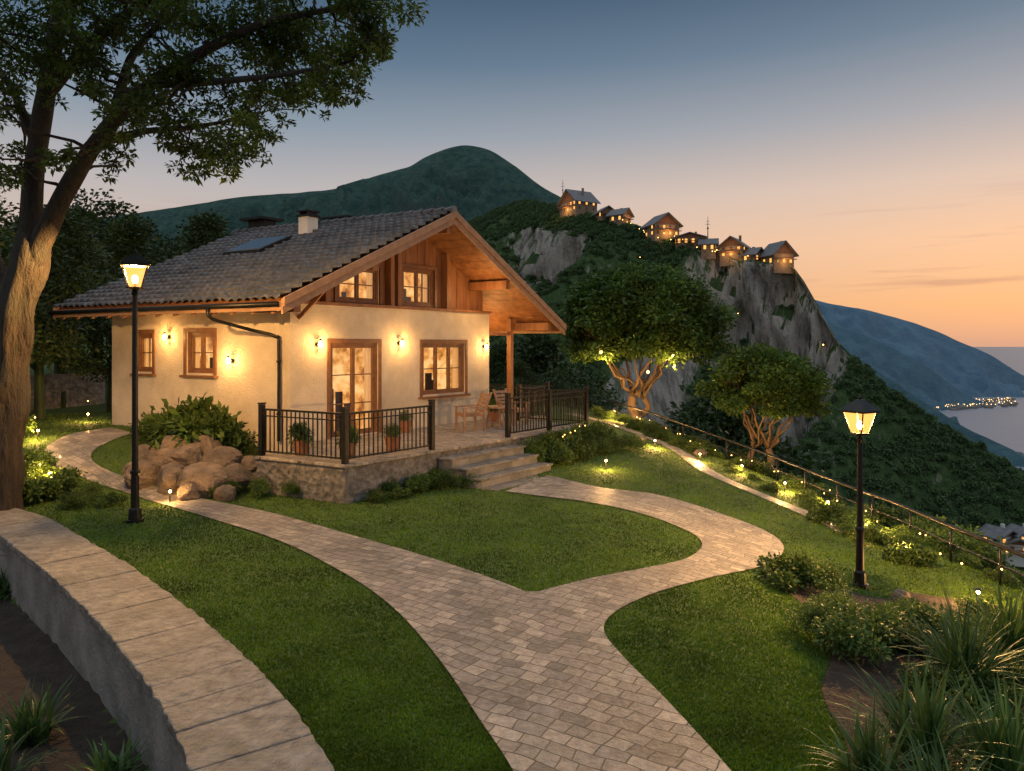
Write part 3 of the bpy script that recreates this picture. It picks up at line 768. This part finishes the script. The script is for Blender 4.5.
mb=MB()
def bulb(p,r=.02): mb.ball(p,r,0,6,4)
for i in range(30):
    y=8.5+18.5*(i+random.uniform(-.3,.3))/30; x=float(np.interp(y,YE,XE))+random.uniform(-.5,.1); bulb((x,y,T1(x,y)+random.uniform(.3,.42)),random.uniform(.010,.018))
for i in range(6):
    p=H(3.5+random.random()*3.4,E0-.5-random.random()*.5,0); bulb((p.x,p.y,T1(p.x,p.y)+random.uniform(.6,.75)),.012)
for px,py in [(40,470),(60,462),(35,420),(20,428),(88,400)]:
    p=G(px,py+14); bulb(p+Vector((0,0,.4)),.018)
for q in (U(601,352,25.2),U(673,356,25.2),U(648,372,25.6)): bulb(q,.055)
mb.obj('string_lights',[M['bulb2']])
gl_=MB()
def garden_light(px,py,e,h=.22):
    p=G(px,py); q=p+Vector((0,0,h)); gl_.tube([p-Vector((0,0,.05)),q-Vector((0,0,.05))],.012,6,0); gl_.tube([q+Vector((0,0,.04)),q+Vector((0,0,.065))],[.06,.01],10,0); gl_.ball(q,.026,1,8,6)
    plight('garden_light',q+Vector((0,-.07,.0)),e,.03)
for a in [(170,503,26),(50,484,90),(38,440,60),(88,422,45),(606,470,60),(655,448,110),(700,462,90),(742,474,80),(785,492,100),(828,512,120),(866,536,100),(905,560,130),(978,608,110)]:
    garden_light(*a)
gl_.obj('path_lights',[M['metal'],M['bulb']])
for px,py in ((604,362),(672,366)): plight('tree_light',U(px,py,25.2),130,.08)
plight('tree_light',U(620,414,25.6),180,.05); plight('tree_light',U(757,440,20.6),60,.05)

def tree_mesh(seed,hgt,n,leaf,mat):
    rg=np.random.default_rng(seed); P=[];Dn=[]
    for k in range(34):
        z=rg.uniform(.3,1)*hgt; r=hgt*.34*math.sin(min(1,(z/hgt-.18)/.82)*math.pi*.9+.25)
        a=rg.uniform(0,6.28); rr=r*rg.uniform(.3,1)
        q,d=clump_pts((math.cos(a)*rr,math.sin(a)*rr,z),hgt*rg.uniform(.07,.14),n//34,rg,.65); P.append(q);Dn.append(d)
    P=np.concatenate(P);Dn=np.concatenate(Dn); V=leaves(P,leaf,Dn,.55,.3,seed); Fc=np.arange(len(V)).reshape(-1,4)
    mb=MB(); mb.tube([(0,0,-1),(0.1,0,hgt*.3),(0,.1,hgt*.8)],[hgt*.03,hgt*.022,.03],8)
    for k in range(8):
        a=k*2.4; mb.tube([(0,0,hgt*(.25+.06*k)),(math.cos(a)*hgt*.22,math.sin(a)*hgt*.22,hgt*(.4+.06*k))],[.08,.02],5)
    o=len(V); V=np.concatenate([V,np.array(mb.v)]); ff=[f for f in mb.f if len(f)==4]; Fc=np.concatenate([Fc,np.array(ff)+o])
    return np_mesh('tree_mesh',V,Fc,mat,link=False)
TM=[tree_mesh(31,8,8000,.2,M['leafD']),tree_mesh(32,8,8000,.2,M['leafD'])]
forest=empty('background_trees')
for i,(px,Yd,top) in enumerate([(-60,26,180),(10,30,205),(60,24,218),(95,31,192),(130,27,228),(165,33,238),(40,20,250),(-20,18,230),(205,36,222),(232,40,236),(75,38,215),(150,40,235),(-90,20,150),(110,22.5,285),(15,24,260),(60,34,230)]):
    x=(px-512)/F*Yd; z=T1(x,Yd); h=HC+(HOR-top)*Yd/F-z; o=place(TM[i%2],'tree',(x,Yd,z),h/8); o.scale=(h/8*1.15,h/8*1.15,h/8); o.parent=forest
for i,(px,Yd,top) in enumerate([(520,36,365),(560,40,372),(500,44,350),(590,44,378),(540,55,345),(690,50,410),(720,60,405)]):
    x=(px-512)/F*Yd; z=T1(x,Yd); h=HC+(HOR-top)*Yd/F-z; o=place(TM[i%2],'tree',(x,Yd,z),h/8); o.parent=forest

# ------------------------------------------------------------ mountains
def hillmat(name,g1,g2,r1,r2,lo,hi,sc,bd):
    m,nt,p=new_mat(name); g=N(nt,'ShaderNodeNewGeometry')
    sp=N(nt,'ShaderNodeSeparateXYZ'); nt.links.new(g.outputs['True Normal'],sp.inputs[0])
    a=N(nt,'ShaderNodeMath',operation='MULTIPLY_ADD'); nt.links.new(tnoise(nt,.12*sc,5),a.inputs[0]); a.inputs[1].default_value=.35; nt.links.new(sp.outputs[2],a.inputs[2])
    f=ramp(nt,a.outputs[0],[(lo,(0,0,0)),(hi,(1,1,1))])
    gr=mixc(nt,ramp(nt,tnoise(nt,.5*sc,8,.75),[(.38,(0,0,0)),(.62,(1,1,1))]),g1,g2)
    rk=mixc(nt,ramp(nt,tnoise(nt,.3*sc,8,.75,stretch=(1,1,.3)),[(.36,(0,0,0)),(.54,(1,1,1))]),r1,r2)
    c=mixc(nt,f,rk,gr); nt.links.new(c,p.inputs['Base Color']); p.inputs['Roughness'].default_value=.95; p.inputs['Specular IOR Level'].default_value=.1
    bump(nt,tnoise(nt,.8*sc,8,.75),p,1,bd); return m
def sweep(name,ridge,mat,prof,back,ns,nf,nb,amp,fs,hmax,hbk,cliff=None,seed=0,ridge_e=.12,rdk=.9):
    R=catmull([U(*q) for q in ridge],8); Lr=np.cumsum([0]+[(b-a).length for a,b in zip(R,R[1:])]); A=np.array(R)
    ss_=np.linspace(0,Lr[-1],ns); C=np.stack([np.interp(ss_,Lr,A[:,i]) for i in range(3)],-1)
    tn=np.gradient(C[:,:2],axis=0)
    kk=np.ones(41)/41; pad=np.pad(tn,((20,20),(0,0)),'edge'); tn=np.stack([np.convolve(pad[:,i],kk,'valid') for i in range(2)],-1)
    nrm=np.stack([tn[:,1],-tn[:,0]],-1); nrm/=np.linalg.norm(nrm,axis=1,keepdims=True)
    fl=np.sum(nrm*C[:,:2],1)>0; nrm[fl]*=-1
    hf=hmax*(np.linspace(0,1,nf)**2.0); hb_=-hbk*(np.linspace(0,1,nb)[1:]**1.6)
    hh=np.concatenate([hb_[::-1],hf]); V=np.empty((ns,len(hh),3)); pxs=512+F*C[:,0]/C[:,1]
    for i in range(ns):
        for j,h in enumerate(hh):
            c=cliff(pxs[i],h) if (cliff and h>=0) else (0,0)
            dr=prof*h if h>=0 else back*-h
            x=C[i,0]+nrm[i,0]*h; y=C[i,1]+nrm[i,1]*h; z=C[i,2]-dr-c[0]
            q=Vector((x*fs,y*fs,z*fs*.5+seed)); e=min(1,abs(h)/(hmax*.12)+ridge_e)
            f=noise.fractal(q,.8,2.1,7)
            rdg=abs(noise.noise(Vector((x*fs*2.2,y*fs*2.2,seed))))+.5*abs(noise.noise(Vector((x*fs*5,y*fs*5,seed))))
            add=amp*f*e-amp*rdk*rdg*e
            if ridge_e<.04: add=min(add,.35*dr+.6)
            zz=z+add
            if c[1]>0:
                qq=Vector((x*.10,y*.10,z*.035))
                k=c[1]*(noise.fractal(qq,.75,2.3,7)*6.5-abs(noise.noise(qq*1.6))*8+abs(noise.noise(qq*.6+Vector((5,0,0))))*4)
                x+=nrm[i,0]*k; y+=nrm[i,1]*k
            V[i,j]=(x,y,zz)
    return np_mesh(name,V.reshape(-1,3),grid_faces(ns,len(hh)),mat,True),C,nrm,pxs,V
MA=hillmat('hazy_far_mountain',(.055,.135,.135),(.125,.235,.19),(.10,.18,.18),(.15,.22,.22),.3,.45,.3,11)  # distance haze is mixed into these blue-green base colours
MBm=hillmat('cliff_hill',(.045,.095,.038),(.11,.175,.065),(.20,.185,.165),(.64,.59,.53),.50,.66,1.2,2.0)
MC=hillmat('hazy_headland',(.11,.20,.29),(.14,.235,.32),(.12,.2,.28),(.14,.22,.30),.2,.3,.05,14)  # farthest headland: aerial haze painted into the bluish base colours
MC2=hillmat('hazy_headland_middle',(.085,.165,.23),(.115,.20,.255),(.1,.17,.23),(.12,.19,.25),.2,.3,.05,12)  # middle headland: haze tint put into the base colours
MD=hillmat('hazy_headland_near',(.06,.13,.165),(.095,.175,.20),(.08,.15,.18),(.1,.17,.2),.2,.3,.08,9)  # nearest headland: weaker haze tint, also in the base colours
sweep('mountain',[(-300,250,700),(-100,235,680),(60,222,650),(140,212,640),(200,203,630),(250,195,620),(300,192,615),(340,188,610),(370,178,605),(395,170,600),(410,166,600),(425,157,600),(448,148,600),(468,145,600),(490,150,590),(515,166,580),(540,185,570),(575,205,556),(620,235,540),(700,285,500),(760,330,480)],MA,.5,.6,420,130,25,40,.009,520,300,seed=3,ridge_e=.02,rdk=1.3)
def cl(px,h):
    a=float(ss((px-690)/35)*(1-ss((px-825)/35))); b=float(ss((px-548)/18)*(1-ss((px-608)/20)))
    d=a*22*float(ss((h-1.5)/4.5))+b*13*float(ss((h-12)/4))
    k=a*float(ss(h/2)*(1-ss((h-12)/6)))+b*float(ss((h-9)/3)*(1-ss((h-21)/5)))
    return d,min(1,k)
RB=[(400,250,360),(470,222,330),(520,202,300),(555,206,262),(600,214,235),(650,229,218),(700,245,206),(740,256,200),(785,263,192),(800,275,190),(818,305,187),(838,340,183),(880,380,175),(940,423,166),(1024,472,155),(1120,535,140),(1250,625,120),(1400,720,105)]
ob,C,nrm,pxs,VB=sweep('cliff_hill',RB,MBm,.68,.8,640,140,16,3.4,.045,170,120,cliff=cl,seed=9)
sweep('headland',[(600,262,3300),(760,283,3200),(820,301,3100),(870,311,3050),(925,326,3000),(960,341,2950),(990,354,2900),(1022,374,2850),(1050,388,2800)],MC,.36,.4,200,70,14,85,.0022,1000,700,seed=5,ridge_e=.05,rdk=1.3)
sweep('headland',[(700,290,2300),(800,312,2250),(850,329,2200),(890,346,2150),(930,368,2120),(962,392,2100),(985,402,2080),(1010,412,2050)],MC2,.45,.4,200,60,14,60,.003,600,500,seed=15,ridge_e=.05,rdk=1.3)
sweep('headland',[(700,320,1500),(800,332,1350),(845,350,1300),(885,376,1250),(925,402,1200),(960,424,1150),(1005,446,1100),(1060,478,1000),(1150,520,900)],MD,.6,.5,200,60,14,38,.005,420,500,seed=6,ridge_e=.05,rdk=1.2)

m,nt,p=new_mat('sea_water'); p.inputs['Base Color'].default_value=(.22,.24,.29,1); p.inputs['Roughness'].default_value=.7; p.inputs['Specular IOR Level'].default_value=.2
bump(nt,tnoise(nt,.02,6),p,.5,4); M['sea']=m
mb=MB(); mb.add([(-40000,-5000,-180),(60000,-5000,-180),(60000,70000,-180),(-40000,70000,-180)],[[0,1,2,3]]); mb.obj('sea',[m])

hp=shrub_mesh('hill_tree',41,420,.24,M['leafH'],1.0,.7)
car=MB(); nu,nv=VB.shape[:2]
cnt=0
for k in range(80000):
    i=random.randrange(40,nu-2); j=random.randrange(8,nv-30)
    a=VB[i,j];b1=VB[i+1,j];c1=VB[i,j+1]
    if a[1]<60: continue
    nn=np.cross(b1-a,c1-a); L_=np.linalg.norm(nn)+1e-9
    if random.random()>L_*2.0: continue
    if abs(nn[2])/L_<.68: continue
    if 560<pxs[i]<800 and 12<j<30: continue
    q=Vector(a)+Vector((random.uniform(-.5,.5),random.uniform(-.5,.5),-.5)); r=random.uniform(.6,1.6); an=random.uniform(0,6.28)
    ps=[q+Vector((math.cos(an+w)*r,math.sin(an+w)*r,0)) for w in (0,2.094,4.189)]
    car.add(ps,[[0,1,2]]); cnt+=1
    if cnt>17000: break
co=car.obj('hillside_forest',[M['leafH']]); co.instance_type='FACES'; co.use_instance_faces_scale=True; co.instance_faces_scale=1.1; co.show_instancer_for_render=False; co.show_instancer_for_viewport=False
ch=D2.objects.new('tree_clump',hp); COL.objects.link(ch); ch.parent=co
print('hill trees',cnt)

def ridge_at(px):
    i=int(np.argmin(np.abs(pxs-px))); return Vector(VB[i,15]),Vector((nrm[i,0],nrm[i,1],0))
FV=VB[:,15:].reshape(-1,3); FX=512+F*FV[:,0]/FV[:,1]; FY=HOR-F*(FV[:,2]-HC)/FV[:,1]
def hillpt(px,py): return Vector(FV[int(np.argmin((FX-px)**2+(FY-py)**2+.0005*FV[:,1]))])
VM=[nmat('chalet_wall',(.20,.13,.08),(.34,.25,.17),1,.9,5,.02,.3),nmat('chalet_roof',(.09,.095,.11),(.17,.17,.18),1,.7,5,.05,.5),M['litwin'],M['wood'],nmat('unlit_window',(.03,.035,.04),(.05,.055,.06),1,.3,5,.02,.1)]
def chalet(px,dz,w,d,h,rot,rh,off=0,stor=2,lit=0,tower=False,pos=None,mats=VM,nm='chalet'):
    if pos is None:
        p,nn=ridge_at(px); p=p+nn*off
    else: p=pos.copy()
    p.z+=dz; mb=MB(); c,s_=math.cos(rot),math.sin(rot)
    R=lambda x,y,z: Vector((p.x+c*x-s_*y,p.y+s_*x+c*y,p.z+z))
    def bx(x0,x1,y0,y1,z0,z1,mi): mb.prism([R(x0,y0,z0),R(x1,y0,z0),R(x1,y1,z0),R(x0,y1,z0)],[R(x0,y0,z1),R(x1,y0,z1),R(x1,y1,z1),R(x0,y1,z1)],mi)
    bx(-w/2,w/2,-d/2,d/2,-2.5,h,0)
    mb.prism([R(-w/2,-d/2+.01,h),R(w/2,-d/2+.01,h),R(0,-d/2+.01,h+rh*.93)],[R(-w/2,d/2-.01,h),R(w/2,d/2-.01,h),R(0,d/2-.01,h+rh*.93)],3)
    o=.9
    for sg in(-1,1):
        e=w/2+o; ze=h-rh*o/(w/2)
        A=[R(sg*e,-d/2-o,ze),R(0,-d/2-o,h+rh),R(0,-d/2-o,h+rh+.3),R(sg*e,-d/2-o,ze+.3)]
        B=[R(sg*e,d/2+o,ze),R(0,d/2+o,h+rh),R(0,d/2+o,h+rh+.3),R(sg*e,d/2+o,ze+.3)]
        mb.prism(A,B,1)
    for st in range(stor):
        z0=.5+st*(h/stor); wh=min(1.1,h/stor-.9)
        n=max(2,int(w/2))
        for k in range(n):
            x=-w/2+(k+.5)*w/n
            bx(x-.35,x+.35,-d/2-.06,-d/2+.02,z0,z0+wh,2 if random.random()<.6 else 4)
        n=max(2,int(d/2.4))
        for sg in(-1,1):
            for k in range(n):
                y=-d/2+(k+.5)*d/n
                bx(sg*w/2-.05,sg*w/2+.05,y-.35,y+.35,z0,z0+wh,2 if random.random()<.45 else 4)
    bx(-w/2-.3,w/2+.3,-d/2-1.0,-d/2-.1,h*.5-.2,h*.5-.05,3)
    bx(-w/2-.3,w/2+.3,-d/2-1.0,-d/2-.92,h*.5+.55,h*.5+.65,3)
    bx(w*.2,w*.2+.6,0,.6,h,h+rh+.7,0)
    if tower:
        bx(-w/2-1.6,-w/2+.2,-1,1,-2,h+rh*.6,0)
        bs=[R(-w/2-1.9,-1.3,h+rh*.6),R(-w/2+.5,-1.3,h+rh*.6),R(-w/2+.5,1.3,h+rh*.6),R(-w/2-1.9,1.3,h+rh*.6)]; tp_=R(-w/2-.7,0,h+rh*.6+3.4)
        mb.prism(bs,[tp_+Vector((dx_,dy_,0)) for dx_,dy_ in ((-.05,-.05),(.05,-.05),(.05,.05),(-.05,.05))],1)
    mb.obj(nm,mats)
    if lit: plight('village_light',R(0,-d/2-2.0,1.0),lit,.3)
chalet(578,-1.4,10,9,3.6,-1.05,4.2,0,2,500,True); chalet(607,-1.0,4.5,5,2,.3,1.5,1,1); chalet(622,-1.0,5,5,2.4,.9,1.8,1,1,200)
chalet(661,-1.2,8.5,6.5,3.6,.35,3.2,0,2,500); chalet(690,-1,8,4,2.0,-.2,1.2,1,1); chalet(710,-1.2,4,4,2.2,1.3,1.3,1,1)
chalet(735,-.9,6.5,6,3.2,-.6,2.5,0,2,320); chalet(754,-1.1,4,4,2.2,.7,1.5,1,1); chalet(777,-1,6.5,5.5,3,.3,3.1,0,1,320)
VW=[M['white'],VM[1],M['litwin'],M['wood'],VM[4]]
for px,py,w,rt in ((1000,545,5,.3),(1016,554,4.5,-.4),(1020,541,4,.1)):
    chalet(0,.2,w,w*.8,w*.4,rt,w*.25,pos=hillpt(px,py),stor=1,mats=VW,nm='hillside_house')
q=U(703,430,45); q.z=T1(q.x,q.y); chalet(0,.3,2.6,2.4,1.8,.3,.8,pos=q,stor=1,mats=VW,nm='hillside_house')
for px,h in ((563,10),(708,9)):
    p,nn=ridge_at(px); mb=MB(); mb.tube([p,p+Vector((0,0,h))],[.2,.05],6); mb.tube([p+Vector((-.7,0,h*.75)),p+Vector((.7,0,h*.75))],.06,5); mb.tube([p+Vector((-.45,0,h*.85)),p+Vector((.45,0,h*.85))],.05,5)
    mb.ball(p+Vector((0,0,h*.62)),.3,0); mb.obj('antenna_mast',[M['metal']])
mb=MB()
for i in range(24):
    px=random.uniform(560,792); p,nn=ridge_at(px); mb.ball(p+nn*random.uniform(2,6)+Vector((0,0,random.uniform(-1.5,.6))),random.uniform(.08,.16),0,5,3)
for px,py in ((736,322),(822,352),(640,262),(985,545),(1005,560)):
    mb.ball(hillpt(px,py)+Vector((0,-.5,1.6)),random.uniform(.12,.22),0,5,3)
mb.ball(U(458,170,585),.9,0); 
mb.obj('village_lights',[emat('village_bulb',(1,.5,.13),9)])
mb=MB()
for i in range(130):
    px=random.uniform(925,1016); Yd=random.uniform(1900,2150)+(px-925)*2; q=U(px,400,Yd); q.z=-170; mb.ball(q,random.uniform(.6,1.5),0,5,3)
mb.obj('coast_lights',[emat('coast_bulb',(1,.6,.25),4)])
mb=MB()
for i in range(90):
    px=random.uniform(930,1014); Yd=random.uniform(1900,2180)+(px-925)*2; q=U(px,400,Yd); w=random.uniform(4,10); mb.abox(q.x-w,q.x+w,q.y-w,q.y+w,-181,-177+random.uniform(0,6))
mb.obj('coastal_town',[M['concrete']])

# ------------------------------------------------------------ world
sc=bpy.context.scene
w=D2.worlds.new('World'); sc.world=w; w.use_nodes=True; nt=w.node_tree; bg=nt.nodes['Background']
AZ=math.radians(38); EL=math.radians(2)
sky=N(nt,'ShaderNodeTexSky',sky_type='NISHITA'); sky.sun_disc=False; sky.sun_elevation=EL; sky.sun_rotation=AZ; sky.air_density=1.2; sky.dust_density=2.0; sky.ozone_density=2
tc=N(nt,'ShaderNodeTexCoord'); sp=N(nt,'ShaderNodeSeparateXYZ'); nt.links.new(tc.outputs['Generated'],sp.inputs[0])
FILL_TOPS=[(.46,(.06,.112,.185)),(.56,(.15,.24,.34)),(.72,(.72,.80,.88)),(1,(.92,.98,1.0))]  # upper stops: sky brightened above the frame as added ambient fill
cool=ramp(nt,sp.outputs[2],[(0,(.52,.38,.32)),(.06,(.70,.49,.39)),(.14,(.74,.57,.48)),(.21,(.56,.52,.52)),(.29,(.30,.365,.44)),(.37,(.135,.21,.305))]+FILL_TOPS)
warm=ramp(nt,sp.outputs[2],[(0,(.74,.42,.28)),(.05,(.95,.52,.26)),(.13,(.97,.61,.39)),(.20,(.80,.61,.50)),(.28,(.44,.44,.47)),(.37,(.18,.25,.335))]+FILL_TOPS)
dt=N(nt,'ShaderNodeVectorMath',operation='DOT_PRODUCT'); nt.links.new(tc.outputs['Generated'],dt.inputs[0]); dt.inputs[1].default_value=(math.sin(AZ),math.cos(AZ),0)
fz=ramp(nt,dt.outputs['Value'],[(.55,(0,0,0)),(1,(1,1,1))])
grad=mixc(nt,fz,cool,warm)
nsk=N(nt,'ShaderNodeVectorMath',operation='SCALE'); nt.links.new(sky.outputs[0],nsk.inputs[0]); nsk.inputs['Scale'].default_value=.1
col=mixc(nt,.88,nsk.outputs[0],grad)
cn=tnoise(nt,2.6,7,.6,vec=tc.outputs['Generated'],stretch=(1,1,14))
cf=ramp(nt,cn,[(.56,(0,0,0)),(.72,(.8,.8,.8))])
el=ramp(nt,sp.outputs[2],[(.02,(0,0,0)),(.06,(1,1,1)),(.13,(.9,.9,.9)),(.22,(0,0,0))])
cm=mixc(nt,1.0,cf,el,'MULTIPLY')
cs_=mixc(nt,1.0,col,(.64,.62,.76),'MULTIPLY')
col=mixc(nt,cm,col,cs_)
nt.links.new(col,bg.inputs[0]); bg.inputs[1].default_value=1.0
sl=D2.lights.new('sun','SUN'); sl.energy=.3; sl.angle=math.radians(12); sl.color=(1,.62,.38); so=D2.objects.new('sun',sl); COL.objects.link(so)
d=Vector((math.sin(AZ)*math.cos(math.radians(8)),math.cos(AZ)*math.cos(math.radians(8)),math.sin(math.radians(8)))); so.rotation_euler=d.to_track_quat('Z','Y').to_euler()

cam=D2.cameras.new('camera'); co=D2.objects.new('camera',cam); COL.objects.link(co); co.location=(0,0,HC); co.rotation_euler=(math.radians(90),0,0)
cam.sensor_width=36; cam.lens=36*F/1024; cam.shift_y=-(385.5-HOR)/1024; cam.clip_start=.1; cam.clip_end=100000
sc.camera=co
sc.view_settings.view_transform='Standard'; sc.view_settings.look='None'; sc.view_settings.exposure=0
